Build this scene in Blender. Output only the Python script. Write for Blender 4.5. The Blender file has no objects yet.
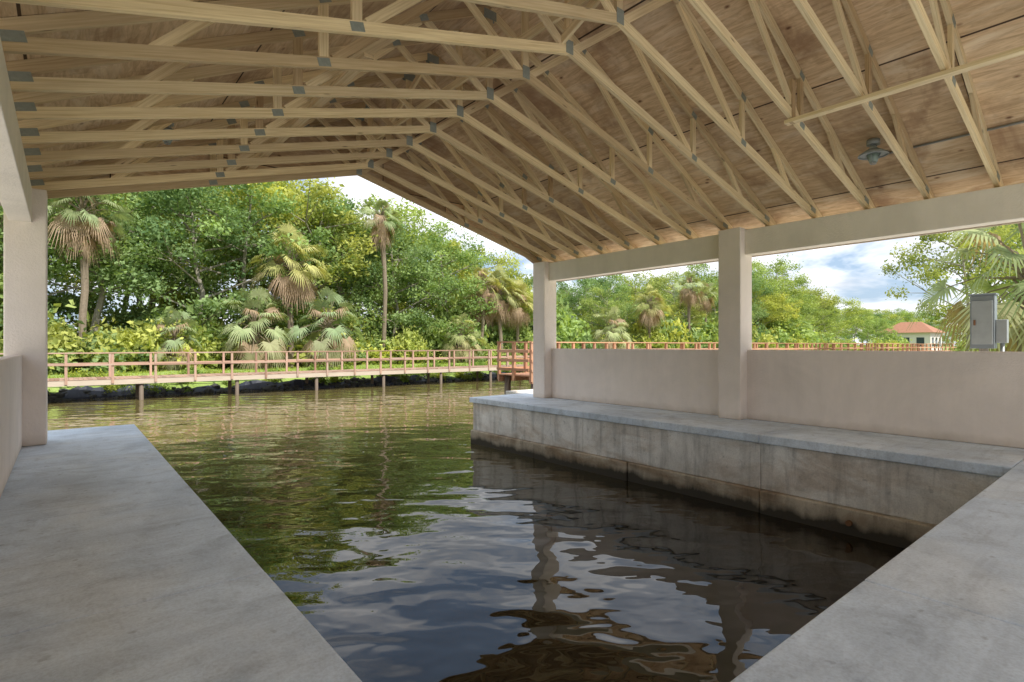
import bpy, bmesh, math, random
import numpy as np
from mathutils import Vector, Matrix
random.seed(7); rng=np.random.default_rng(7)
scn=bpy.context.scene
scn.view_settings.view_transform='Standard'
try: scn.view_settings.look='None'
except: pass
scn.view_settings.exposure=0
COL=scn.collection

# ---------------------------------------------------------------- helpers
def link(o,parent=None):
    COL.objects.link(o)
    if parent: o.parent=parent
    return o
def empty(name):
    e=bpy.data.objects.new(name,None); e.empty_display_size=.2; return link(e)
class NT:
    def __init__(s,nt): s.nt=nt; s.n=nt.nodes; s.l=nt.links
    def node(s,t,**k):
        n=s.n.new(t)
        for a,b in k.items(): setattr(n,a,b)
        return n
    def link(s,a,b): s.l.new(a,b)
def newmat(name):
    m=bpy.data.materials.new(name); m.use_nodes=True
    nt=NT(m.node_tree); nt.n.clear()
    out=nt.node('ShaderNodeOutputMaterial')
    b=nt.node('ShaderNodeBsdfPrincipled'); nt.link(b.outputs[0],out.inputs[0])
    return m,nt,b,out
def noise(nt,vec,scale,detail=4,rough=.55,dist=0):
    n=nt.node('ShaderNodeTexNoise'); n.inputs['Scale'].default_value=scale
    n.inputs['Detail'].default_value=detail; n.inputs['Roughness'].default_value=rough
    n.inputs['Distortion'].default_value=dist
    if vec is not None: nt.link(vec,n.inputs['Vector'])
    return n.outputs['Fac']
def mapping(nt,vec,scale=(1,1,1),loc=(0,0,0),rot=(0,0,0)):
    m=nt.node('ShaderNodeMapping'); m.inputs['Scale'].default_value=scale
    m.inputs['Location'].default_value=loc; m.inputs['Rotation'].default_value=rot
    nt.link(vec,m.inputs['Vector']); return m.outputs[0]
def ramp(nt,fac,stops):
    r=nt.node('ShaderNodeValToRGB'); e=r.color_ramp.elements
    while len(e)<len(stops): e.new(.5)
    for el,(p,c) in zip(e,stops):
        el.position=p; el.color=(c[0],c[1],c[2],1) if hasattr(c,'__len__') else (c,c,c,1)
    nt.link(fac,r.inputs[0]); return r.outputs[0]
def mix(nt,a,b,fac,mode='MIX'):
    m=nt.node('ShaderNodeMix',data_type='RGBA',blend_type=mode)
    def setin(i,v):
        if hasattr(v,'is_output') : nt.link(v,m.inputs[i])
        elif hasattr(v,'__len__'): m.inputs[i].default_value=(v[0],v[1],v[2],1)
        else: m.inputs[i].default_value=v
    setin(0,fac); setin(6,a); setin(7,b); return m.outputs[2]
def math_(nt,op,a,b=None,clamp=False):
    m=nt.node('ShaderNodeMath',operation=op); m.use_clamp=clamp
    for i,v in enumerate([a,b]):
        if v is None: continue
        if hasattr(v,'is_output'): nt.link(v,m.inputs[i])
        else: m.inputs[i].default_value=v
    return m.outputs[0]
def bump(nt,b,h,dist=.01,strength=1):
    n=nt.node('ShaderNodeBump'); n.inputs['Distance'].default_value=dist
    n.inputs['Strength'].default_value=strength
    nt.link(h,n.inputs['Height']); nt.link(n.outputs[0],b.inputs['Normal'])
def objco(nt): return nt.node('ShaderNodeTexCoord').outputs['Object']
def attr(nt,name='tint'):
    a=nt.node('ShaderNodeAttribute'); a.attribute_name=name; return a.outputs['Fac']

class MB:
    """collects oriented boxes with length-wise UVs and a per-face tint"""
    def __init__(s): s.v=[];s.f=[];s.uv=[];s.t=[];s.m=[]
    def beam(s,p,q,w,d,side=(0,1,0),mat=0,tint=None):
        p=Vector(p);q=Vector(q);a=(q-p);L=a.length;a.normalize()
        sd=Vector(side); sd=(sd-a*sd.dot(a)).normalized(); up=a.cross(sd).normalized()
        i=len(s.v)
        for e in (p,q):
            for x,y in ((-1,-1),(1,-1),(1,1),(-1,1)):
                s.v.append(e+sd*(x*w/2)+up*(y*d/2))
        t=random.random() if tint is None else tint
        ou=random.random()*50; ov=random.random()*50
        for k,(a0,b0) in enumerate(((0,1),(1,2),(2,3),(3,0))):
            s.f.append((i+a0,i+b0,i+4+b0,i+4+a0)); ww=(w,d,w,d)[k]
            s.uv+= [(ou,ov+k),(ou,ov+k+ww),(ou+L,ov+k+ww),(ou+L,ov+k)]
            s.t.append(t); s.m.append(mat)
        for f in ((i+3,i+2,i+1,i),(i+4,i+5,i+6,i+7)):
            s.f.append(f); s.uv+=[(ou,ov),(ou+.02,ov),(ou+.02,ov+d),(ou,ov+d)]
            s.t.append(t); s.m.append(mat)
    def box(s,lo,hi,mat=0,tint=None):
        lo=Vector(lo);hi=Vector(hi);c=(lo+hi)/2;d=hi-lo
        ax=max(range(3),key=lambda k:d[k])
        p=c.copy();q=c.copy();p[ax]=lo[ax];q[ax]=hi[ax]
        if ax==0: s.beam(p,q,d.y,d.z,(0,1,0),mat,tint)
        elif ax==1: s.beam(p,q,d.x,d.z,(1,0,0),mat,tint)
        else: s.beam(p,q,d.x,d.y,(1,0,0),mat,tint)
    def build(s,name,mats,parent=None,bevel=0):
        me=bpy.data.meshes.new(name); me.from_pydata([tuple(v) for v in s.v],[],s.f)
        for m in mats: me.materials.append(m)
        uv=me.uv_layers.new(name='UVMap'); uv.data.foreach_set('uv',np.array(s.uv,dtype=np.float32).ravel())
        a=me.attributes.new('tint','FLOAT','FACE'); a.data.foreach_set('value',np.array(s.t,dtype=np.float32))
        me.polygons.foreach_set('material_index',np.array(s.m,dtype=np.int32))
        bm=bmesh.new(); bm.from_mesh(me); bmesh.ops.recalc_face_normals(bm,faces=bm.faces); bm.to_mesh(me); bm.free()
        me.update()
        o=bpy.data.objects.new(name,me); link(o,parent)
        if bevel:
            b=o.modifiers.new('bevel','BEVEL'); b.width=bevel; b.segments=2; b.limit_method='ANGLE'
        return o
def slab(name,lo,hi,mat,parent=None,bevel=.012):
    b=MB(); b.box(lo,hi,tint=random.random()); return b.build(name,[mat],parent,bevel)
def cyl(name,p,q,r1,r2,mat,parent=None,n=16,smooth=True):
    p=Vector(p);q=Vector(q);a=(q-p).normalized()
    s=a.cross(Vector((0,0,1)));  s=Vector((1,0,0)) if s.length<.01 else s.normalized(); u=a.cross(s)
    vs=[];fs=[]
    for e,r in ((p,r1),(q,r2)):
        for k in range(n):
            t=2*math.pi*k/n; vs.append(tuple(e+s*(math.cos(t)*r)+u*(math.sin(t)*r)))
    for k in range(n): fs.append((k,(k+1)%n,n+(k+1)%n,n+k))
    fs.append(tuple(range(n-1,-1,-1))); fs.append(tuple(range(n,2*n)))
    me=bpy.data.meshes.new(name); me.from_pydata(vs,[],fs); me.materials.append(mat)
    if smooth:
        for f in me.polygons: f.use_smooth=len(f.vertices)==4
    o=bpy.data.objects.new(name,me); return link(o,parent)

# ---------------------------------------------------------------- materials
def concrete_mat(name,base,dark,algae=False,zlo=.2,stain=.6):
    m,nt,b,_=newmat(name); co=objco(nt)
    big=noise(nt,co,.9,4,.65,.8); mid=noise(nt,co,3.4,5,.72,.4); fine=noise(nt,co,55,2,.7)
    c=ramp(nt,big,[(.32,dark),(.58,base)])
    c=mix(nt,c,ramp(nt,mid,[(.3,.68),(.46,.95),(.56,1.0),(.75,1.14)]),.8,'MULTIPLY')
    c=mix(nt,c,ramp(nt,fine,[(.3,.82),(.6,1.05)]),.7,'MULTIPLY')
    spots=noise(nt,co,11,2,.5); c=mix(nt,c,ramp(nt,spots,[(.66,1.0),(.74,.55)]),.55,'MULTIPLY')
    if not algae:
        scr=noise(nt,mapping(nt,co,(.6,7,1),rot=(0,0,.5)),1.6,3,.6,.4)
        c=mix(nt,c,ramp(nt,scr,[(.34,.80),(.48,1.0)]),.5,'MULTIPLY')
        warm=noise(nt,mapping(nt,co,(1,1,1),(7,3,0)),.8,3,.6,.5)
        c=mix(nt,c,mix(nt,(1,1,1),(1.03,.97,.90),ramp(nt,warm,[(.5,0),(.65,1)])),.6,'MULTIPLY')
    if algae:
        sep=nt.node('ShaderNodeSeparateXYZ'); nt.link(co,sep.inputs[0])
        vd=noise(nt,mapping(nt,co,(4,4,.5)),1.3,4,.7,.2)
        c=mix(nt,c,ramp(nt,vd,[(.33,.5),(.5,1)]),.6,'MULTIPLY')
        blot=noise(nt,mapping(nt,co,(1,.7,1.6),(9,2,4)),1.0,5,.7,.8)
        c=mix(nt,c,mix(nt,(.60,.48,.37),(1,1,1),ramp(nt,blot,[(.38,0),(.55,1)])),stain,'MULTIPLY')
        drip=noise(nt,mapping(nt,co,(2,2,.6)),1.3,4,.65,.4)
        z=math_(nt,'ADD',sep.outputs['Z'],math_(nt,'MULTIPLY',math_(nt,'SUBTRACT',drip,.5),.3))
        zz=math_(nt,'ADD',z,1.25)
        c=mix(nt,(.04,.032,.02),c,ramp(nt,zz,[(.25,0),(.34,.55),(.50,.85),(.8,1)]))
    nt.link(c,b.inputs['Base Color']); b.inputs['Roughness'].default_value=.68
    h=math_(nt,'ADD',math_(nt,'MULTIPLY',fine,.5),math_(nt,'MULTIPLY',mid,1.4))
    bump(nt,b,h,.007,.7); return m
M_dock=concrete_mat('dock_concrete',(.77,.865,.98),(.565,.64,.735))
M_face=concrete_mat('seawall_concrete',(.90,.87,.82),(.68,.65,.60),algae=True)
M_foot=concrete_mat('footing_concrete',(.72,.62,.48),(.50,.41,.30),algae=True,stain=.9)

def stucco(name,base):
    m,nt,b,_=newmat(name); co=objco(nt)
    c=mix(nt,base,[x*.88 for x in base],ramp(nt,noise(nt,co,.9,4,.65,.5),[(.35,0),(.7,1)]))
    c=mix(nt,c,ramp(nt,noise(nt,mapping(nt,co,(3,3,.5)),1.2,4,.65),[(.3,.9),(.6,1)]),.6,'MULTIPLY')
    sep=nt.node('ShaderNodeSeparateXYZ'); nt.link(co,sep.inputs[0])
    zz=math_(nt,'ADD',sep.outputs['Z'],math_(nt,'MULTIPLY',noise(nt,co,4,3,.6),.16))
    c=mix(nt,c,ramp(nt,zz,[(.07,(.72,.68,.62)),(.2,(1,1,1))]),.8,'MULTIPLY')
    nt.link(c,b.inputs['Base Color']); b.inputs['Roughness'].default_value=.9
    bump(nt,b,noise(nt,co,38,3,.7),.008,.9); return m
M_stucco=stucco('beige_stucco',(.93,.82,.74))
M_trim=stucco('painted_beam',(.93,.84,.73))

def wood(name,c1,c2,c3,rough=.75,knots=True,ustretch=1.5):
    m,nt,b,_=newmat(name)
    uv=nt.node('ShaderNodeTexCoord').outputs['UV']
    g=noise(nt,mapping(nt,uv,(ustretch,55,1)),1,3,.65,.4)
    g2=noise(nt,mapping(nt,uv,(.7,6,1)),1,3,.6,.3)
    c=ramp(nt,g,[(.3,c2),(.6,c1)])
    c=mix(nt,c,c3,ramp(nt,g2,[(.5,0),(.72,.8)]))
    if knots:
        v=nt.node('ShaderNodeTexVoronoi'); v.inputs['Scale'].default_value=1
        nt.link(mapping(nt,uv,(1.6,9,1)),v.inputs['Vector'])
        c=mix(nt,ramp(nt,v.outputs['Distance'],[(.0,(.12,.06,.03)),(.10,(1,1,1))]),c,1,'MULTIPLY')
    t=attr(nt); c=mix(nt,c,ramp(nt,t,[(0,(.66,.58,.52)),(.4,(1,1,1)),(1,(1.16,1.14,1.08))]),1,'MULTIPLY')
    nt.link(c,b.inputs['Base Color']); b.inputs['Roughness'].default_value=rough
    return m
M_lumber=wood('pine_lumber',(.80,.65,.40),(.60,.45,.24),(.64,.49,.30))
M_board=wood('weathered_boardwalk',(.50,.33,.25),(.36,.22,.16),(.48,.40,.34))
M_boardred=wood('stained_boardwalk',(.58,.32,.20),(.42,.21,.12),(.50,.33,.23))
M_fascia=wood('weathered_fascia',(.56,.48,.40),(.40,.33,.27),(.48,.42,.35))
M_pile=wood('grey_piling',(.34,.30,.25),(.2,.17,.14),(.3,.27,.22))

m,nt,b,_=newmat('plywood'); M_ply=m
uv=nt.node('ShaderNodeTexCoord').outputs['UV']
br=nt.node('ShaderNodeTexBrick'); nt.link(uv,br.inputs['Vector'])
br.offset=.5; br.inputs['Scale'].default_value=1; br.inputs['Brick Width'].default_value=2.88; br.inputs['Row Height'].default_value=1.44
br.inputs['Mortar Size'].default_value=.009; br.inputs['Mortar Smooth'].default_value=.2
br.inputs['Color1'].default_value=(.68,.65,.62,1); br.inputs['Color2'].default_value=(1.12,1.1,1.07,1); br.inputs['Mortar'].default_value=(.10,.07,.05,1)
g=noise(nt,mapping(nt,uv,(2.5,26,1)),1,4,.7,1.0); g2=noise(nt,mapping(nt,uv,(.9,4,1)),1,4,.65,1.5); blot=noise(nt,uv,1.1,5,.65,.5)
c=ramp(nt,g,[(.3,(.50,.33,.185)),(.62,(.80,.60,.38))])
c=mix(nt,c,(.88,.73,.53),ramp(nt,g2,[(.5,0),(.68,.85)]))
c=mix(nt,c,(.34,.20,.11),ramp(nt,blot,[(.50,0),(.66,.8)]))
v=nt.node('ShaderNodeTexVoronoi'); v.inputs['Scale'].default_value=1; nt.link(mapping(nt,uv,(2.2,5,1)),v.inputs['Vector'])
c=mix(nt,c,ramp(nt,v.outputs['Distance'],[(.03,(.22,.10,.06)),(.1,(1,1,1))]),.9,'MULTIPLY')
c=mix(nt,c,br.outputs['Color'],1,'MULTIPLY')
nt.link(c,b.inputs['Base Color']); b.inputs['Roughness'].default_value=.8

def simple(name,col,rough=.6,metal=0,var=.15,scale=6):
    m,nt,b,_=newmat(name); co=objco(nt)
    c=mix(nt,[x*(1-var) for x in col],[min(1,x*(1+var)) for x in col],noise(nt,co,scale,3,.6))
    nt.link(c,b.inputs['Base Color']); b.inputs['Roughness'].default_value=rough; b.inputs['Metallic'].default_value=metal
    return m
M_plate=simple('galvanised_plate',(.28,.30,.26),.6,.2,.3,30)
M_galv=simple('galvanised_metal',(.34,.37,.38),.5,.3,.15,8)
M_grey=simple('grey_enamel',(.20,.23,.25),.5,0,.08)
M_glass=simple('lamp_glass',(.30,.37,.33),.15,0,.1)
M_shingle=simple('shingle',(.30,.25,.2),.9,0,.3,9)
M_tile=simple('terracotta_tile',(.36,.17,.10),.8,0,.25,3)
M_white=simple('white_render',(.75,.72,.66),.8,0,.05)
M_win=simple('window_glass',(.05,.07,.09),.1,0,.1)
M_bark=simple('bark',(.30,.27,.22),.95,0,.35,5)
M_palmbark=simple('palm_bark',(.24,.19,.14),.95,0,.4,9)
M_rock=simple('bank_rock',(.055,.055,.05),.9,0,.5,2)
M_liner=simple('silt_liner',(.015,.02,.035),.5,0,.4,3)

def foliage(name,dark,light,transl=.35,dry=None):
    m,nt,b,out=newmat(name); nt.n.remove(b)
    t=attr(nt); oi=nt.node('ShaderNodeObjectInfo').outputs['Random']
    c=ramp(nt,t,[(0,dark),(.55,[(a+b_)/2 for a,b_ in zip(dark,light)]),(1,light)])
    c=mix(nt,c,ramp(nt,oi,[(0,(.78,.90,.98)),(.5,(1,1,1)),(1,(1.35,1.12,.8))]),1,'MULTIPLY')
    if dry: c=mix(nt,c,dry,attr(nt,'dry'))
    d=nt.node('ShaderNodeBsdfDiffuse'); tr=nt.node('ShaderNodeBsdfTranslucent')
    nt.link(c,d.inputs[0]); nt.link(mix(nt,c,(1.3,1.25,.55),1,'MULTIPLY'),tr.inputs[0])
    m1=nt.node('ShaderNodeMixShader'); m1.inputs[0].default_value=transl
    nt.link(d.outputs[0],m1.inputs[1]); nt.link(tr.outputs[0],m1.inputs[2]); nt.link(m1.outputs[0],out.inputs[0])
    return m
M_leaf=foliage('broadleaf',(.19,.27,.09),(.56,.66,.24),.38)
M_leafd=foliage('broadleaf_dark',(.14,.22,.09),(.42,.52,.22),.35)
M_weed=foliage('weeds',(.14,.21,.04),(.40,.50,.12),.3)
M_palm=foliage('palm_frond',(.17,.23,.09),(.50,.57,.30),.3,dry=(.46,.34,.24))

m,nt,b,_=newmat('grass'); M_grass=m; co=objco(nt)
c=ramp(nt,noise(nt,co,.35,4,.65),[(.3,(.20,.30,.06)),(.7,(.36,.46,.12))])
c=mix(nt,c,ramp(nt,noise(nt,co,14,3,.75),[(.3,.65),(.65,1.1)]),.8,'MULTIPLY')
nt.link(c,b.inputs['Base Color']); b.inputs['Roughness'].default_value=.95

# water: silty olive in the canal, boathouse shade painted dark into the slip's colour
m,nt,b,_=newmat('canal_water'); M_water=m; co=objco(nt)
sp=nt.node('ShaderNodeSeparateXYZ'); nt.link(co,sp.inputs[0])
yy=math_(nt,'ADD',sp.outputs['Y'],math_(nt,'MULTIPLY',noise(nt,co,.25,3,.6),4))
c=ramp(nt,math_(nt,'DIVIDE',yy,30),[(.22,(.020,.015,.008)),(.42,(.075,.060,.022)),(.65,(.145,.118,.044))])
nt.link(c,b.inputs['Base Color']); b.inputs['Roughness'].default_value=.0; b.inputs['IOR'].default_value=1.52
v1=mapping(nt,co,(1,1,1),rot=(0,0,math.radians(39)))
n1=noise(nt,mapping(nt,v1,(.8,1.35,1)),1.1,1,.3,.4)
n2=noise(nt,mapping(nt,v1,(1.0,1.5,1),(5,3,0)),3.2,1,.3,.3)
h=math_(nt,'ADD',n1,math_(nt,'MULTIPLY',n2,.17))
bump(nt,b,h,.040,1)

# ---------------------------------------------------------------- world / sun
SUN_EL=51; SUNDIR=Vector((.2,-1,0)).normalized()
w=bpy.data.worlds.new('World'); scn.world=w; w.use_nodes=True; nt=NT(w.node_tree); nt.n.clear()
out=nt.node('ShaderNodeOutputWorld'); bg=nt.node('ShaderNodeBackground'); nt.link(bg.outputs[0],out.inputs[0])
sky=nt.node('ShaderNodeTexSky',sky_type='NISHITA'); sky.sun_disc=False
sky.sun_elevation=math.radians(SUN_EL)
sky.sun_rotation=math.atan2(SUNDIR.x,SUNDIR.y)
sky.dust_density=1.5
tc=nt.node('ShaderNodeTexCoord').outputs['Generated']
sp=nt.node('ShaderNodeSeparateXYZ'); nt.link(tc,sp.inputs[0])
zz=math_(nt,'ADD',math_(nt,'MAXIMUM',sp.outputs['Z'],0),.22)
cb=nt.node('ShaderNodeCombineXYZ'); nt.link(math_(nt,'DIVIDE',sp.outputs['X'],zz),cb.inputs[0]); nt.link(math_(nt,'DIVIDE',sp.outputs['Y'],zz),cb.inputs[1])
cl=noise(nt,cb.outputs[0],1.5,5,.6,.3)
cf=ramp(nt,cl,[(.38,0),(.56,1)])
cc=ramp(nt,noise(nt,cb.outputs[0],2.6,3,.6),[(.3,(5.6,5.9,6.4)),(.62,(10.4,10.4,10.5))])
haze=mix(nt,mix(nt,sky.outputs[0],(3.6,4.9,6.8),.6),cc,cf)
nt.link(haze,bg.inputs[0]); bg.inputs[1].default_value=.15
sl=bpy.data.lights.new('sun','SUN'); sl.energy=5.0; sl.angle=math.radians(.5); sl.color=(1,.95,.87)
so=bpy.data.objects.new('sun',sl); link(so)
sd=Vector((SUNDIR.x*math.cos(math.radians(SUN_EL)),SUNDIR.y*math.cos(math.radians(SUN_EL)),math.sin(math.radians(SUN_EL))))
so.rotation_euler=(-sd).to_track_quat('-Z','Y').to_euler(); so.location=(0,-20,40)

# ---------------------------------------------------------------- camera
H=1.25
cam=bpy.data.cameras.new('camera'); cam.sensor_width=36; cam.lens=545/1024*36; cam.clip_end=3000; cam.clip_start=.05; cam.shift_y=.004
co_=bpy.data.objects.new('camera',cam); link(co_); co_.location=(0,0,H); co_.rotation_euler=(math.radians(90),0,math.radians(-39.4)); scn.camera=co_

# ---------------------------------------------------------------- ground (one sheet) & water
WZ=-1.09
xs=sorted(set([-1500,-700,-350,-200]+list(np.arange(-120,221,5.0))+[300,450,800,1500]+[-.4,.3,8.2,9.2]+list(np.arange(-10,60,1.25))))
ys=sorted(set([-1500,-600,-250,-120,-60,-30,-12,-6,-3,0,.4,.8,3,6,9,10.6,11.2,11.8,12.5,20]+list(np.arange(28.5,33,.4))+list(np.arange(33,60,3))+[75,100,160,300,700,1500]))
def shore(x): return .35*math.sin(x*.37)+.2*math.sin(x*1.1)
def gz(x,y):
    if .3<=x<=8.2 and .8<=y<=12: return -2.6
    near=11.4; farb=29.6+shore(x)
    if near<y<farb: return -2.6
    if y<=near: return -.14
    t=min(1,(y-farb)/2.0); z=-1.35+1.15*(t**.6)
    return z+.06*math.sin(x*1.7+y)*t
vs=[(x,y,gz(x,y)) for y in ys for x in xs]; nx=len(xs)
fs=[(j*nx+i,j*nx+i+1,(j+1)*nx+i+1,(j+1)*nx+i) for j in range(len(ys)-1) for i in range(nx-1)]
me=bpy.data.meshes.new('ground'); me.from_pydata(vs,[],fs); me.materials.append(M_grass); link(bpy.data.objects.new('ground',me))
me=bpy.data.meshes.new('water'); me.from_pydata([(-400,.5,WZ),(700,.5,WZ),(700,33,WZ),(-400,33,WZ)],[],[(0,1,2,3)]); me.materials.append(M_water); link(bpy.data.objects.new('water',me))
M_bounce=simple('bounce_concrete',(.74,.71,.66),.8,0,.12,1.5)  # pale finish shared by the added bounce slabs
RB=-3.5   # rear end of roof
slab('rear_bounce_slab',(-9,-30,-.4),(18,-6.02,-.02),M_bounce)  # unseen slab added behind the camera to bounce sunlight indoors
slab('side_bounce_slab',(-7,-6.0,-.4),(-.96,11.28,-.03),M_bounce)  # added beside the building, out of view, to bounce sun onto the ceiling
slab('side_bounce_slab',(9.31,-6.0,-.4),(14.5,11.28,-.03),M_bounce)  # matching added reflector slab outside the right wall
sw=MB(); sw.box((9.3,11.3,-2.6),(90,11.6,0.0)); sw.box((-80,11.3,-2.6),(-.95,11.6,0)); sw.build('canal_seawall',[M_face],None,.01)

# ---------------------------------------------------------------- docks
dock=empty('concrete_dock')
ycuts=[-6,-3.6,-1.2,1.3,3.2,5.2,7.4,10.5]
for a,b_ in zip(ycuts[:-1],ycuts[1:]):
    slab('left_slab',(-.95,a+.004,-.16),(.86,b_-.004,random.uniform(-.003,0)),M_dock,dock,.01)
slab('left_wall',(-.9,-6,-2.6),(.83,10.47,-.162),M_face,dock)
xc=[.864,3.3,5.7,7.4,9.3]
for a,b_ in zip(xc[:-1],xc[1:]):
    for y0,y1 in ((-6,-3.6),(-3.6,-1.2),(-1.2,1.06)):
        slab('landing_slab',(a+.003,y0+.003,-.16),(b_-.003,y1-.003,random.uniform(-.003,0)),M_dock,dock,.01)
slab('landing_wall',(.84,-6,-2.6),(9.3,1.03,-.162),M_face,dock)
for a,b_ in ((1.062,3.7),(3.7,7.1),(7.1,10.75)):
    slab('ledge_slab',(7.50,a+.002,-.12),(9.3,b_-.002,0),M_dock,dock,.012)
    slab('ledge_wall',(7.56,a+.002,-.77),(9.29,b_-.08 if b_>10 else b_-.002,-.122),M_face,dock,.01)
for a,b_,px in ((1.062,3.68,7.475),(3.68,6.0,7.50),(6.0,8.4,7.48),(8.4,10.70,7.495)):
    slab('ledge_footing',(px,a+.006,-2.6),(9.285,b_-.006,-.772),M_foot,dock,.02)
def torus(name,loc,R,r,mat,parent,rot=(0,0,0)):
    bpy.ops.mesh.primitive_torus_add(major_radius=R,minor_radius=r,location=loc,rotation=rot,major_segments=24,minor_segments=8)
    o=bpy.context.object; o.name=name; o.data.materials.append(mat); o.parent=parent
    for p in o.data.polygons: p.use_smooth=True
    return o
M_rust=simple('rusty_steel',(.20,.10,.05),.8,.2,.4,20)
cyl('drain_pipe',(7.44,2.55,-.94),(7.6,2.55,-.94),.035,.035,M_rust,dock)

# ---------------------------------------------------------------- boathouse
bh=empty('boathouse')
def stbox(name,lo,hi,mat=M_stucco,bev=.015): return slab(name,lo,hi,mat,bh,bev)
W=.4
for y in (9.4,4.6,-.2,RB+.2): stbox('column',(8.7,y,0.001),(8.7+W,y+W,3.22))
for y in (9.0,1.85,RB+.2): stbox('column',(-.57,y,0.001),(-.17,y+W,3.20))
for y0,y1 in ((5.0,9.4),(.2,4.6),(RB+.6,-.2)):
    stbox('parapet_wall',(8.93,y0-.01,.001),(9.08,y1+.01,1.17))
for y0,y1 in ((2.25,9.0),(RB+.6,1.85)):
    stbox('parapet_wall',(-.52,y0-.01,.001),(-.40,y1+.01,1.13))
stbox('eave_beam',(8.85,RB+.1,2.77),(9.07,9.9,3.19),M_trim,.008)
stbox('eave_beam',(-.53,RB+.1,2.77),(-.31,9.9,3.19),M_trim,.008)

XL=-.42; XR=8.96+.1; XM=(XL+XR)/2
def zb(x):
    t=(x-XL)/(XM-XL) if x<=XM else (XR-x)/(XR-XM)
    return 3.2+1.28*t
def zt(x):
    t=(x-XL)/(XM-XL) if x<=XM else (XR-x)/(XR-XM)
    return 3.40+2.32*t
tm=.045; cd=.10
def truss_mesh(name,seed):
    random.seed(seed); b=MB(); zo=math.cos(math.atan(.28)); sl_=math.cos(math.atan(.49))
    for s in (-1,1):
        xe=XL if s<0 else XR
        def X(t): return xe+(XM-xe)*t
        def B(t): return Vector((X(t),0,zb(X(t))+cd/2/zo))
        def T(t): return Vector((X(t),0,zt(X(t))-cd/2/sl_-.002))
        b.beam(B(-.02),B(.998),tm,cd)
        b.beam(T(-.16),T(.998),tm-.002,cd)
        b.beam(B(.48)+Vector((0,0,.04)),T(.48)-Vector((0,0,.04)),tm-.006,.085)
        b.beam(B(.50)+Vector((0,0,.04)),T(.78)-Vector((0,0,.03)),tm-.008,.085)
        b.beam(T(.80)-Vector((0,0,.03)),B(.985)+Vector((0,0,.03)),tm-.01,.085)
        b.beam(B(.20)+Vector((0,0,.02)),T(.30)-Vector((0,0,.02)),tm-.009,.085)
        for P,wd in ((B(.03)+Vector((0,0,.05)),.16),(B(.48),.12),(T(.48),.12),(T(.79),.12)):
            sx=Vector((XM-xe,0,1.28)).normalized() if P.z<zt(P.x)-.12 else Vector((XM-xe,0,2.32)).normalized()
            for yy in (-1,1):
                b.beam(P-sx*wd/2+Vector((0,yy*(tm/2+.002),0)),P+sx*wd/2+Vector((0,yy*(tm/2+.002),0)),.003,.075,(0,1,0),1)
    b.beam((XM,0,zb(XM)+.02),(XM,0,zt(XM)-.06),tm-.007,.09,(0,1,0))
    for yy in (-1,1):
        yv=yy*(tm/2+.0022)
        b.beam((XM,yv,zb(XM)-.0),(XM,yv,zb(XM)+.15),.003,.11,(0,1,0),1)
        b.beam((XM-.1,yv,zt(XM)-.13),(XM+.1,yv,zt(XM)-.13),.003,.12,(0,1,0),1)
    return b.build(name,[M_lumber,M_plate],bh)
ty=[9.84]+[y for y in [3.57+.72*k for k in range(8,-13,-1)] if y>RB+.15]
variants=[truss_mesh('roof_truss',s) for s in range(1,8)]
for i,y in enumerate(ty):
    if i<7: o=variants[i]
    else:
        o=bpy.data.objects.new('roof_truss',variants[i%7].data); link(o,bh)
    o.location=(random.uniform(-.01,.01),y+random.uniform(-.012,.012),random.uniform(-.006,.004))
random.seed(11)
def gable(y):
    pts=[(XL-.1,zb(XL)+.0),(XM,zb(XM)+.005),(XR+.1,zb(XR)+.0),(XR+.1,zt(XR)-.06),(XM,zt(XM)-.004),(XL-.1,zt(XL)-.06)]
    vs=[(x,y,z) for x,z in pts]+[(x,y+.02,z) for x,z in pts]
    fs=[(0,1,4,5),(1,2,3,4),(11,10,7,6),(10,9,8,7)]+[(i,(i+1)%6,6+(i+1)%6,6+i) for i in range(6)]
    me=bpy.data.meshes.new('gable_sheathing'); me.from_pydata(vs,[],fs); me.materials.append(M_ply)
    u=me.uv_layers.new(name='UVMap')
    for lp in me.loops:
        v=me.vertices[lp.vertex_index].co; u.data[lp.index].uv=(v.x+11,v.z+7.2)
    link(bpy.data.objects.new('gable_sheathing',me),bh)
gable(9.885); gable(RB+.06)
def roof_side(s):
    xe=XL if s<0 else XR
    x0=xe+(XM-xe)*-.17; y0,y1=RB,10.15
    for nm,off,mt in (('plywood_deck',0,M_ply),('shingles',.03,M_shingle)):
        def Z(x):
            t=(x-XL)/(XM-XL) if s<0 else (XR-x)/(XR-XM)
            return 3.40+2.32*t+off
        th=.018 if off==0 else .04
        vs=[(x0,y0,Z(x0)),(XM,y0,Z(XM)),(XM,y1,Z(XM)),(x0,y1,Z(x0))]
        vs+=[(a,b_,c+th) for a,b_,c in vs]
        fs=[(0,1,2,3),(7,6,5,4),(0,4,5,1),(1,5,6,2),(2,6,7,3),(3,7,4,0)]
        me=bpy.data.meshes.new(nm); me.from_pydata(vs,[],fs); me.materials.append(mt)
        uvl=me.uv_layers.new(name='UVMap')
        for lp in me.loops:
            v=me.vertices[lp.vertex_index].co; uvl.data[lp.index].uv=(v.y+(20 if s<0 else 40.3),math.hypot(v.x-xe,(v.x-xe)*.49)+30)
        link(bpy.data.objects.new(nm,me),bh)
    b=MB(); b.box((x0-.03 if s<0 else x0+.002,y0,zt(xe)+2.32*-.17-.12),(x0-.002 if s<0 else x0+.03,y1,zt(xe)+2.32*-.17+.07))
    for yy in (y0-.02,y1+.02):
        b.beam((x0,yy,zt(xe)+2.32*-.17-.03),(XM,yy,zt(XM)-.03),.03,.17)
    b.build('fascia',[M_fascia],bh)
roof_side(-1); roof_side(1)
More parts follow.
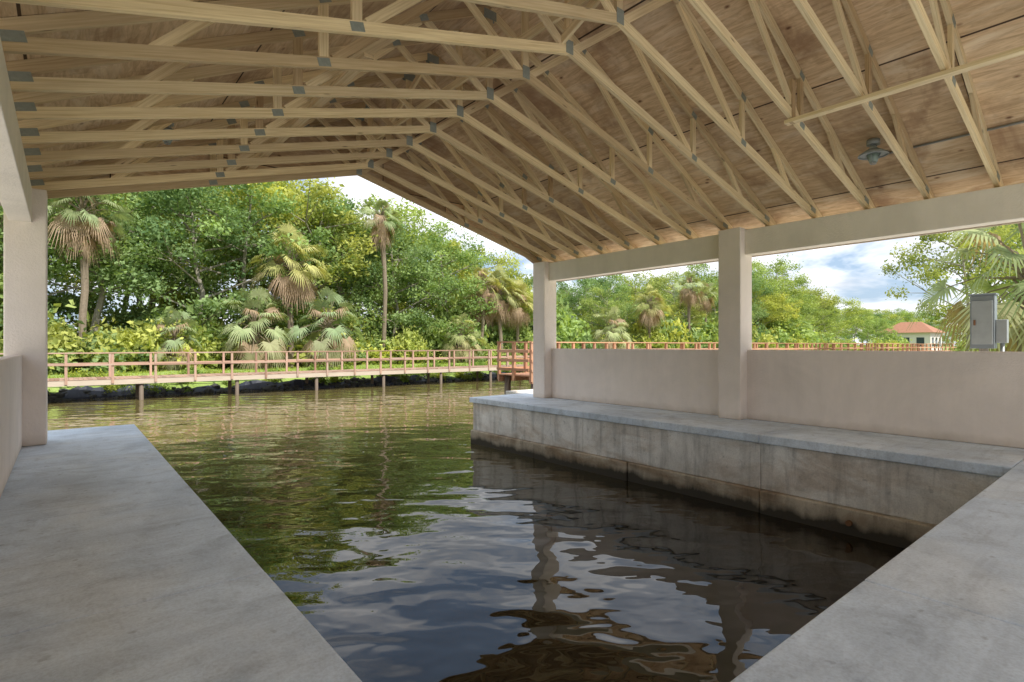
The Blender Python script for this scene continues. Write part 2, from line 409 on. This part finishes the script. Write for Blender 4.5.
b=MB()
xb=6.54; b.box((xb-.05,RB+.2,zb(xb)-.048),(xb+.05,2.9,zb(xb)-.008))
b.beam((xb,2.83,zb(xb)-.05),(xb,2.83,zb(xb)+.45),.04,.09,(0,1,0))
xb=2.3
b.box((xb-.05,5.0,zb(xb)+.125),(xb+.05,9.8,zb(xb)+.165))
b.box((XM-.2,RB+.2,zb(XM)+.30),(XM-.16,9.8,zb(XM)+.39))
b.beam((XM-.1,2.1,zt(XM)-.25),(XM-.1,4.3,zb(XM)+.1),.04,.09,(1,0,0))
b.beam((XM-.1,7.2,zt(XM)-.25),(XM-.1,9.3,zb(XM)+.1),.04,.09,(1,0,0))
b.build('lateral_brace',[M_lumber],bh)
def lamp(loc):
    e=empty('ceiling_lamp'); x,y,z=loc
    top=zt(x)
    cyl('junction_box',(x,y,top-.002),(x,y,top-.07),.075,.075,M_galv,e)
    cyl('neck',(x,y,top-.07),(x,y,top-.12),.035,.05,M_galv,e)
    cyl('shade',(x,y,top-.12),(x,y,top-.19),.06,.17,M_galv,e,24)
    cyl('glass',(x,y,top-.19),(x,y,top-.29),.075,.045,M_glass,e,20)
    torus('guard',(x,y,top-.2),.165,.008,M_galv,e)
    for k in range(4):
        a=k*math.pi/2; cyl('guard_wire',(x+.09*math.cos(a),y+.09*math.sin(a),top-.18),(x+.03*math.cos(a),y+.03*math.sin(a),top-.31),.004,.004,M_galv,e,6)
    torus('guard_ring',(x,y,top-.31),.03,.005,M_galv,e)
lamp((8.05,2.47,0)); lamp((1.0,8.05,0))
cyl('conduit',(8.3,2.47,zt(8.3)-.02),(8.3,RB+.1,zt(8.3)-.02),.014,.014,M_galv,bh,8)

# ---------------------------------------------------------------- boardwalks
def boardwalk(name,x0,x1,y0,y1,dz,rail_h,mat,fasc,sp,endrail=False,fr=(.52,),pr=.12):
    e=empty(name); b=MB(); p=MB()
    n=int((x1-x0)/.15)
    for i in range(n): b.box((x0+i*.15,y0-.04,dz-.035),(x0+i*.15+.142,y1+.04,dz+random.uniform(-.003,.003)))
    for yy in (y0,y1): p.box((x0,yy-.025,dz-.26),(x1,yy+.025,dz-.037))
    b.build('decking',[mat],e); p.build('fascia',[fasc],e)
    r=MB(); x=x0+.05
    rows=[y0-.03,y1+.03]
    while x<x1:
        for yy in rows:
            r.box((x-.045,yy-.045,dz-.2),(x+.045,yy+.045,dz+rail_h-.02+random.uniform(-.01,.01)))
        x+=sp
    for yy in rows:
        s=-1 if yy<(y0+y1)/2 else 1; xx=x0
        while xx<x1-.1:
            xe=min(x1,xx+sp*2); dzr=random.uniform(-.012,.012)
            r.box((xx,yy-.07,dz+rail_h-.018+dzr),(xe-.006,yy+.07,dz+rail_h+.02+dzr))
            for f in fr:
                zr=dz+rail_h*f+random.uniform(-.015,.015)
                ya=(yy+.05,yy+.082) if s>0 else (yy-.082,yy-.05)
                r.box((xx,ya[0],zr-.038),(xe-.006,ya[1],zr+.038))
            xx=xe
    if endrail:
        for f in fr: r.box((x0-.05,y0,dz+rail_h*f-.045),(x0-.01,y1,dz+rail_h*f+.045))
        r.box((x0-.07,y0,dz+rail_h-.016),(x0+.07,y1,dz+rail_h+.026))
        r.box((x0-.03,(y0+y1)/2-.05,dz-.2),(x0+.065,(y0+y1)/2+.05,dz+rail_h-.02))
    r.build('railing',[mat],e,0)
    x=x0+.3; 
    while x<x1:
        for yy in (y0+.12,y1-.12):
            cyl('piling',(x,yy,-2.6),(x,yy,dz-.05),pr,pr*.92,M_pile,e,10)
        x+=sp*2.5
    return e
boardwalk('boardwalk',-24,62,28.0,29.7,-.13,1.05,M_board,M_fascia,1.5,fr=(.55,),pr=.09)
boardwalk('raised_boardwalk',11.4,64,13.0,14.6,.28,1.07,M_boardred,M_boardred,1.2,endrail=True,fr=(.72,.44,.16))

# ---------------------------------------------------------------- bank stones, liner, weeds
def blob_mesh(name,items,mat):
    bm=bmesh.new()
    for (x,y,z,r) in items:
        M=Matrix.Translation((x,y,z))@Matrix.Rotation(random.random()*6,4,'Z')@Matrix.Diagonal((r*random.uniform(.8,1.5),r*random.uniform(.7,1.2),r*random.uniform(.5,.9),1))
        res=bmesh.ops.create_icosphere(bm,subdivisions=1,radius=1,matrix=M)
        for v in res['verts']: v.co+=Vector((random.uniform(-1,1),random.uniform(-1,1),random.uniform(-1,1)))*r*.15
    me=bpy.data.meshes.new(name); bm.to_mesh(me); bm.free(); me.materials.append(mat); return link(bpy.data.objects.new(name,me))
items=[]
for i in range(800):
    x=random.uniform(-14,50); y=29.6+shore(x)+random.uniform(-.3,.7)
    items.append((x,y,-1.2+ max(0,(y-29.4-shore(x)))*.55,random.uniform(.08,.24)))
blob_mesh('bank_rocks',items,M_rock)
lx=list(np.arange(-20,60,.25)); vs=[];fs=[]
for i,x in enumerate(lx):
    y=29.62+shore(x); t=.62+.12*math.sin(x*.9)+.1*math.sin(x*2.7)+random.uniform(-.04,.04)
    vs+=[(x,y+random.uniform(-.04,.04),-1.3),(x,y+.1+random.uniform(-.05,.05),-1.0),(x,y+.45,-1.35+t)]
for i in range(len(lx)-1):
    for k in (0,1): fs.append((i*3+k,i*3+3+k,i*3+4+k,i*3+1+k))
me=bpy.data.meshes.new('silt_liner'); me.from_pydata(vs,[],fs); me.materials.append(M_liner); link(bpy.data.objects.new('silt_liner',me))

# ---------------------------------------------------------------- foliage meshes
def leaf_arrays(C,size,aspect=.55,upbias=.3):
    n=len(C); a=rng.normal(size=(n,3)); a/=np.linalg.norm(a,axis=1)[:,None]
    nr=rng.normal(size=(n,3)); nr[:,2]+=upbias*2; nr-=a*(nr*a).sum(1)[:,None]; nr/=np.linalg.norm(nr,axis=1)[:,None]
    bb=np.cross(a,nr); s=size*rng.uniform(.5,1.35,size=n)[:,None]
    V=np.stack([C-a*s*.5,C+bb*s*.5*aspect-nr*s*.06,C+a*s*.5,C-bb*s*.5*aspect-nr*s*.06],1)
    return V.reshape(-1,3)
def quads_obj(name,V,tint,mat,extra=None,dry=None):
    n=len(V)//4
    faces=np.arange(n*4).reshape(n,4)
    tints=list(tint); mats=[0]*n; drys=list(dry) if dry is not None else [0]*n
    vl=V.tolist(); fl=faces.tolist()
    if extra:
        ev,ef=extra; o=len(vl); vl+=ev; fl+=[tuple(i+o for i in f) for f in ef]; tints+=[.5]*len(ef); mats+=[1]*len(ef); drys+=[0]*len(ef)
    me=bpy.data.meshes.new(name); me.from_pydata(vl,[],fl)
    a=me.attributes.new('tint','FLOAT','FACE'); a.data.foreach_set('value',np.array(tints,dtype=np.float32))
    a=me.attributes.new('dry','FLOAT','FACE'); a.data.foreach_set('value',np.array(drys,dtype=np.float32))
    me.materials.append(mat); me.materials.append(M_bark)
    me.polygons.foreach_set('material_index',np.array(mats,dtype=np.int32)); me.update(); return me
def tube(ev,ef,pts,rads,n=7):
    base=len(ev)
    for i,(p,r) in enumerate(zip(pts,rads)):
        d=(Vector(pts[min(i+1,len(pts)-1)])-Vector(pts[max(i-1,0)])).normalized()
        s=d.cross(Vector((.3,1,.1))).normalized(); u=d.cross(s)
        for k in range(n):
            t=2*math.pi*k/n; ev.append(tuple(Vector(p)+s*math.cos(t)*r+u*math.sin(t)*r))
    for i in range(len(pts)-1):
        for k in range(n): ef.append((base+i*n+k,base+i*n+(k+1)%n,base+(i+1)*n+(k+1)%n,base+(i+1)*n+k))
def make_tree(name,Ht,seed,mat,spread=.33,low=.25,leaf=.235,perc=195):
    random.seed(seed); ev=[];ef=[]; centers=[]
    tw=[]; x=y=0
    for i in range(8):
        tw.append((x,y,Ht*.85*i/7)); x+=random.uniform(-.28,.28); y+=random.uniform(-.28,.28)
    r0=Ht*.013
    tube(ev,ef,tw,[r0*(1.25-i*.15) for i in range(8)])
    nl=16
    for k in range(nl):
        f=low+(.95-low)*k/nl+random.uniform(-.02,.02); i=min(6,int(f*7)); a=Vector(tw[i]).lerp(Vector(tw[i+1]),f*7-i)
        ang=k*2.4+random.uniform(-.5,.5); 
        prof=math.sin(math.pi*min(1,max(0,(f-low)/(1-low))*.75+.22))
        L=Ht*spread*(.45+.75*prof)*random.uniform(.65,1.2); rise=random.uniform(.15,.7)
        p1=a+Vector((math.cos(ang)*L*.5,math.sin(ang)*L*.5,L*rise*.45)); p2=a+Vector((math.cos(ang+.2)*L,math.sin(ang+.2)*L,L*rise))
        tube(ev,ef,[tuple(a),tuple(p1),tuple(p2)],[r0*.42,r0*.25,r0*.08],5)
        centers+= [(p2,.9),(p1.lerp(p2,.5)+Vector((random.uniform(-.8,.8),random.uniform(-.8,.8),random.uniform(0,.6))),.8),(p1+Vector((random.uniform(-.6,.6),random.uniform(-.6,.6),.5)),.75)]
        for j in range(2):
            an=ang+random.uniform(-1,1); q=p1+Vector((math.cos(an)*L*.45,math.sin(an)*L*.45,L*random.uniform(-.05,.4)))
            tube(ev,ef,[tuple(p1),tuple(q)],[r0*.18,r0*.05],4); centers.append((q,.8))
    centers.append((Vector(tw[-1])+Vector((0,0,.4)),1))
    centers.append((Vector(tw[-1])+Vector((.3,.2,Ht*.08)),.7))
    P=[];T=[]
    for c,s in centers:
        R=Ht*.078*s*random.uniform(.65,1.35); n=int(perc*random.uniform(.5,1.2)*s)
        d=rng.normal(size=(n,3)); d/=np.linalg.norm(d,axis=1)[:,None]
        rr=rng.uniform(0,1,size=n)**.4
        pts=np.array(c)+d*(rr*R)[:,None]*np.array([1.15,1.15,.75])
        k=int(n*.22); pts[:k]+=d[:k]*R*rng.uniform(.1,.6,size=(k,1))
        P.append(pts); tb=random.uniform(.1,.85)
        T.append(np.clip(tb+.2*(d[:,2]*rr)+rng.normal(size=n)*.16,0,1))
    P=np.concatenate(P);T=np.concatenate(T)
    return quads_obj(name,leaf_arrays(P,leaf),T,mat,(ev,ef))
def make_bush(name,seed,mat,leaf=.17,n=26,per=140,h=1.0,w=1.3):
    random.seed(seed); P=[];T=[]
    for i in range(n):
        a=random.random()*6.28; r=w*random.random()**.6; z=h*random.uniform(.1,1)*(1-.5*(r/w)**2)
        R=random.uniform(.25,.5); m_=int(per*random.uniform(.6,1.2)); d=rng.normal(size=(m_,3)); d/=np.linalg.norm(d,axis=1)[:,None]
        rr=rng.uniform(0,1,size=m_)**.45; pts=np.array([math.cos(a)*r,math.sin(a)*r,z])+d*(rr*R)[:,None]; pts[:,2]=np.abs(pts[:,2])
        k=m_//6; pts[:k]+=d[:k]*R*.5
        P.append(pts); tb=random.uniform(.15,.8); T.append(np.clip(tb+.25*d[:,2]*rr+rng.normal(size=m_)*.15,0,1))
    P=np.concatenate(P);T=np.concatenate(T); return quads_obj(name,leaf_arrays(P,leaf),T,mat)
def make_palm(name,Ht,seed,nf=34,Lf=1.5,drytop=.3,mat=M_palm):
    random.seed(seed); ev=[];ef=[]
    tw=[];x=y=0
    for i in range(7): tw.append((x,y,Ht*i/6)); x+=random.uniform(-.12,.12); y+=random.uniform(-.12,.12)
    tube(ev,ef,tw,[.2,.17,.16,.16,.17,.2,.16],9)
    top=Vector(tw[-1])
    for k in range(26):
        a=k*2.4; z=Ht-1.1+k*.045; c=Vector((top.x+math.cos(a)*.16,top.y+math.sin(a)*.16,z)); tube(ev,ef,[tuple(c),tuple(c+Vector((math.cos(a)*.13,math.sin(a)*.13,.2)))],[.045,.02],4)
    Q=[];T=[];D=[]
    for k in range(nf):
        a=k*2.399+random.uniform(-.2,.2); f=k/nf
        el=math.radians(80-f*145+random.uniform(-12,12)); dry=1.0 if f>1-drytop else (.35 if f>.6 else random.choice([0,0,.1]))
        if random.random()<.12: dry=1
        o=Vector((math.cos(a)*math.cos(el),math.sin(a)*math.cos(el),math.sin(el)))
        Lp=Lf*random.uniform(.5,1.05)*(.75 if dry>.9 else 1); p0=top+Vector((0,0,-f*.5)); 
        mid=p0+o*Lp*.6+Vector((0,0,.05)); hub=p0+o*Lp+Vector((0,0,-.14*Lp*math.cos(el)))
        tube(ev,ef,[tuple(p0),tuple(mid),tuple(hub)],[.035,.022,.015],3)
        dr=(hub-mid).normalized(); dr=(dr+Vector((0,0,-.35))).normalized(); side=dr.cross(Vector((0,0,1))); side=Vector((1,0,0)) if side.length<.1 else side.normalized(); up=side.cross(dr)
        rl=random.uniform(-.7,.7); side,up=(side*math.cos(rl)+up*math.sin(rl)),(up*math.cos(rl)-side*math.sin(rl))
        tb=random.uniform(.1,1); ns=26; R=Lf*random.uniform(.5,.7)
        for j in range(ns):
            th=math.radians(-120+240*j/(ns-1)); d=(dr*math.cos(th)+side*math.sin(th)+up*(.22*abs(math.sin(th)))).normalized()
            l=R*(1-.25*abs(th)/2.1)*random.uniform(.8,1.15); wd=.023*Lf/1.2
            sd_=d.cross(up).normalized()
            drp=.85 if dry>.9 else .5
            a0=hub; a1=hub+d*l*.5+Vector((0,0,-drp*.1*l)); a2=hub+d*l*.85+Vector((0,0,-drp*.8*l))
            t=min(1,max(0,tb+random.uniform(-.2,.2)))
            for q0,q1,w0,w1 in ((a0,a1,wd*.3,wd),(a1,a2,wd,wd*.15)):
                Q+=[q0-sd_*w0,q0+sd_*w0,q1+sd_*w1,q1-sd_*w1]; T.append(t); D.append(min(1,dry+random.uniform(0,.12)))
    me=quads_obj(name,np.array([tuple(q) for q in Q]),T,mat,(ev,ef),D); me.materials[1]=M_palmbark; return me

TR=[make_tree('tree_a',12,21,M_leaf),make_tree('tree_b',12,22,M_leaf,.27,.15),make_tree('tree_c',12,23,M_leafd,.38,.3),
    make_tree('tree_d',12,24,M_leaf,.3,.35,.21),make_tree('tree_e',12,25,M_leafd,.3,.12),make_tree('tree_f',12,26,M_leaf,.24,.4,.2)]
BU=[make_bush('bush_a',31,M_leaf),make_bush('bush_b',32,M_leafd),make_bush('bush_c',33,M_leaf,.18,30,110,1.5,1.1)]
WE=[make_bush('weed_a',41,M_weed,.14,14,50,.35,.7),make_bush('weed_b',42,M_weed,.18,12,40,.5,.5)]
def inst(me,name,loc,s,parent=None,rz=None):
    o=bpy.data.objects.new(name,me); o.location=loc; o.rotation_euler=(0,0,random.random()*6.28 if rz is None else rz)
    o.scale=s if hasattr(s,'__len__') else (s,s,s); return link(o,parent)
random.seed(99)
forest=empty('forest')
HX=[(-60,15),(-1,18.5),(10,18.5),(20,18),(24,16.5),(29,13.5),(34,12),(40,10.8),(51,10.2),(62,11.5),(73,12.5),(84,14),(95,17),(110,14.5),(131,13),(150,12),(180,12)]
def HH(x): return float(np.interp(x,[a for a,_ in HX],[b for _,b in HX]))
x=-30.0
while x<200:
    k=1+max(0,(x-40))/90
    for (yb,f) in ((41.5,.76),(47.5,1.0),(57,1.04)):
        if x>115 and yb<47: continue
        h=HH(x)*f*random.uniform(.8,1.08)/12; wv=h*random.uniform(.9,1.2)
        inst(random.choice(TR),'tree',(x+random.uniform(-1.6,1.6),yb+random.uniform(-1.8,1.8),-.3),(wv,wv,h),forest)
    x+=4.0*k*random.uniform(.8,1.2)
under=empty('undergrowth'); x=-30.0
while x<112:
    for yb in (37.8,40,46):
        s=random.uniform(.9,1.9)*(1 if yb<40 else 1.6)*(1+max(0,x-40)/120)
        inst(random.choice(BU),'bush',(x+random.uniform(-1,1),yb+random.uniform(-.8,.8),-.3),(s*1.2,s*1.2,s*random.uniform(.7,1.7)),under)
    x+=2.5*(1+max(0,x-40)/60)*random.uniform(.8,1.2)
far=empty('distant_trees')
for i in range(26):
    y=-60+i*3+random.uniform(-1,1); inst(random.choice(TR),'tree',(random.uniform(80,92),y,-.2),random.uniform(.4,.62),far)
for i in range(22): inst(random.choice(BU),'bush',(random.uniform(72,80),-48+i*2.9,-.2),random.uniform(1.4,2.2),far)
for i in range(12):
    inst(random.choice(TR),'tree',(random.uniform(-65,-50),-40+i*4.2,-.2),random.uniform(.8,1.1),far)
for x,y,s in ((112,32.6,2.2),(116,33.2,2.6),(121,34.5,2.4),(126,33.5,1.6)): inst(random.choice(BU),'bush',(x,y,-.4),s,far)
inst(TR[0],'tree',(122,37,-.2),.62,far); inst(TR[4],'tree',(150,33,-.2),.7,far); inst(TR[1],'tree',(146,30,-.4),.5,far)
PM=[make_palm('palm_tall',11,51,38,1.45,.35),make_palm('palm_mid',6,52,50,1.75,.36),make_palm('palm_low',2.6,53,38,1.7,.12),make_palm('palm_b',8,54,42,1.6,.4)]
def palm(mi,x,y,base,s=1): 
    return inst(PM[mi],'sabal_palm',(x,y,base),s)
palm(0,18.8,38.4,-.2,1.02); palm(1,11.3,36.4,-.2,1.14); palm(2,9.0,36.2,-.3,1.1); palm(2,13.6,35.8,-.3,1.15)
palm(3,27.2,37.3,-.2,.84); palm(1,29.0,36.7,-.2,1.02); palm(3,.6,37.3,-.2,1.1); palm(3,59,37.6,-.2,1.08); palm(3,63.5,38,-.2,1.0); palm(1,31,36.9,-.2,.88)
palm(2,43,36.8,-.3,1.2); palm(2,5,36.6,-.3,.8); palm(1,50,37.2,-.2,1); palm(2,24.5,36.4,-.3,.9); palm(1,28.0,37.8,-.2,.9)
palm(2,21.9,2.7,.35,1.25)
inst(TR[2],'oak_tree',(35.5,6.9,-.2),(.62,.62,.68)); inst(TR[4],'oak_tree',(38,4.6,-.2),(.72,.72,.80)); inst(TR[0],'oak_tree',(44,3.4,-.2),(.8,.8,.9))
for x,y,s in ((34,5.6,1.1),(37,5.3,1.3),(40,5.2,1.2)): inst(BU[0],'garden_shrub',(x,y,-.2),s)
wd=empty('bank_weeds')
for i in range(230):
    x=random.uniform(-12,45); y=29.6+shore(x)+random.uniform(.25,1.8)
    inst(random.choice(WE),'weed',(x,y,gz(x,y)-.02),random.uniform(.3,.8),wd)
inst(BU[0],'bank_shrub',(24.6,27.5,-.75),(.55,.55,.75))
def grass_patch():
    n=14000; X=rng.uniform(-16,46,size=n); Y=31.2+rng.uniform(0,1,size=n)**1.3*6.5
    h=rng.uniform(.04,.12,size=n); a=rng.uniform(0,6.28,size=n); w_=.025
    dx=np.cos(a)*w_;dy=np.sin(a)*w_; lx=rng.normal(size=n)*.05; ly=rng.normal(size=n)*.05; z=np.full(n,-.26)
    V=np.stack([np.stack([X-dx,Y-dy,z],1),np.stack([X+dx,Y+dy,z],1),np.stack([X+lx+dx*.2,Y+ly+dy*.2,z+h+.06],1),np.stack([X+lx-dx*.2,Y+ly-dy*.2,z+h+.06],1)],1).reshape(-1,3)
    me=quads_obj('lawn_grass',V,rng.uniform(.5,1,size=n),M_weed); link(bpy.data.objects.new('lawn_grass',me))
grass_patch()

# ---------------------------------------------------------------- distant house
hs=empty('tile_roof_house'); hx,hy=138,35.3; hw=4.2
b=MB(); b.box((hx-hw,hy-hw,-.3),(hx+hw,hy+hw,3.9)); b.build('walls',[M_white],hs)
rw=hw+.7
me=bpy.data.meshes.new('roof'); me.from_pydata([(hx-rw,hy-rw,3.8),(hx+rw,hy-rw,3.8),(hx+rw,hy+rw,3.8),(hx-rw,hy+rw,3.8),(hx-.5,hy-1.8,6.1),(hx-.5,hy+1.8,6.1)],[],[(0,1,4),(1,2,5,4),(2,3,5),(3,0,4,5),(3,2,1,0)])
me.materials.append(M_tile); link(bpy.data.objects.new('roof',me),hs)
b=MB()
for yy in (-3.2,-.7,1.8): b.box((hx-hw-.06,hy+yy,1),(hx-hw+.01,hy+yy+1.3,2.8))
for xx in (-3.2,-.6,2.0): b.box((hx+xx,hy-hw-.06,1),(hx+xx+1.2,hy-hw+.01,2.8))
b.build('windows',[M_win],hs)
b=MB()
for yy in (-3.2,-.7,1.8): b.box((hx-hw-.1,hy+yy-.1,.9),(hx-hw,hy+yy+1.4,.99))
b.build('sills',[M_white],hs)

# ---------------------------------------------------------------- electrical cabinet outside the right wall
ec=empty('electrical_cabinet'); X0,Y0=10.5,1.80
def ebox(n,lo,hi,mt=M_grey,bv=.008): return slab(n,(X0+lo[0],Y0+lo[1],lo[2]),(X0+hi[0],Y0+hi[1],hi[2]),mt,ec,bv)
ebox('body',(-.10,-.14,1.2),(.08,.14,1.98)); ebox('lid',(-.12,-.16,1.981),(.10,.16,2.005)); ebox('door',(-.114,-.12,1.26),(-.101,.12,1.9),M_galv)
ebox('latch',(-.13,.07,1.54),(-.115,.095,1.62),M_rust,.003)
ebox('side_breaker',(-.06,-.27,1.28),(.06,-.142,1.62),M_galv)
ebox('post',(-.03,-.05,-.2),(.06,.05,1.199),M_pile)
cyl('conduit',(X0,Y0-.21,-.2),(X0,Y0-.21,1.28),.025,.025,M_galv,ec,10)
print('done',len(bpy.data.objects))
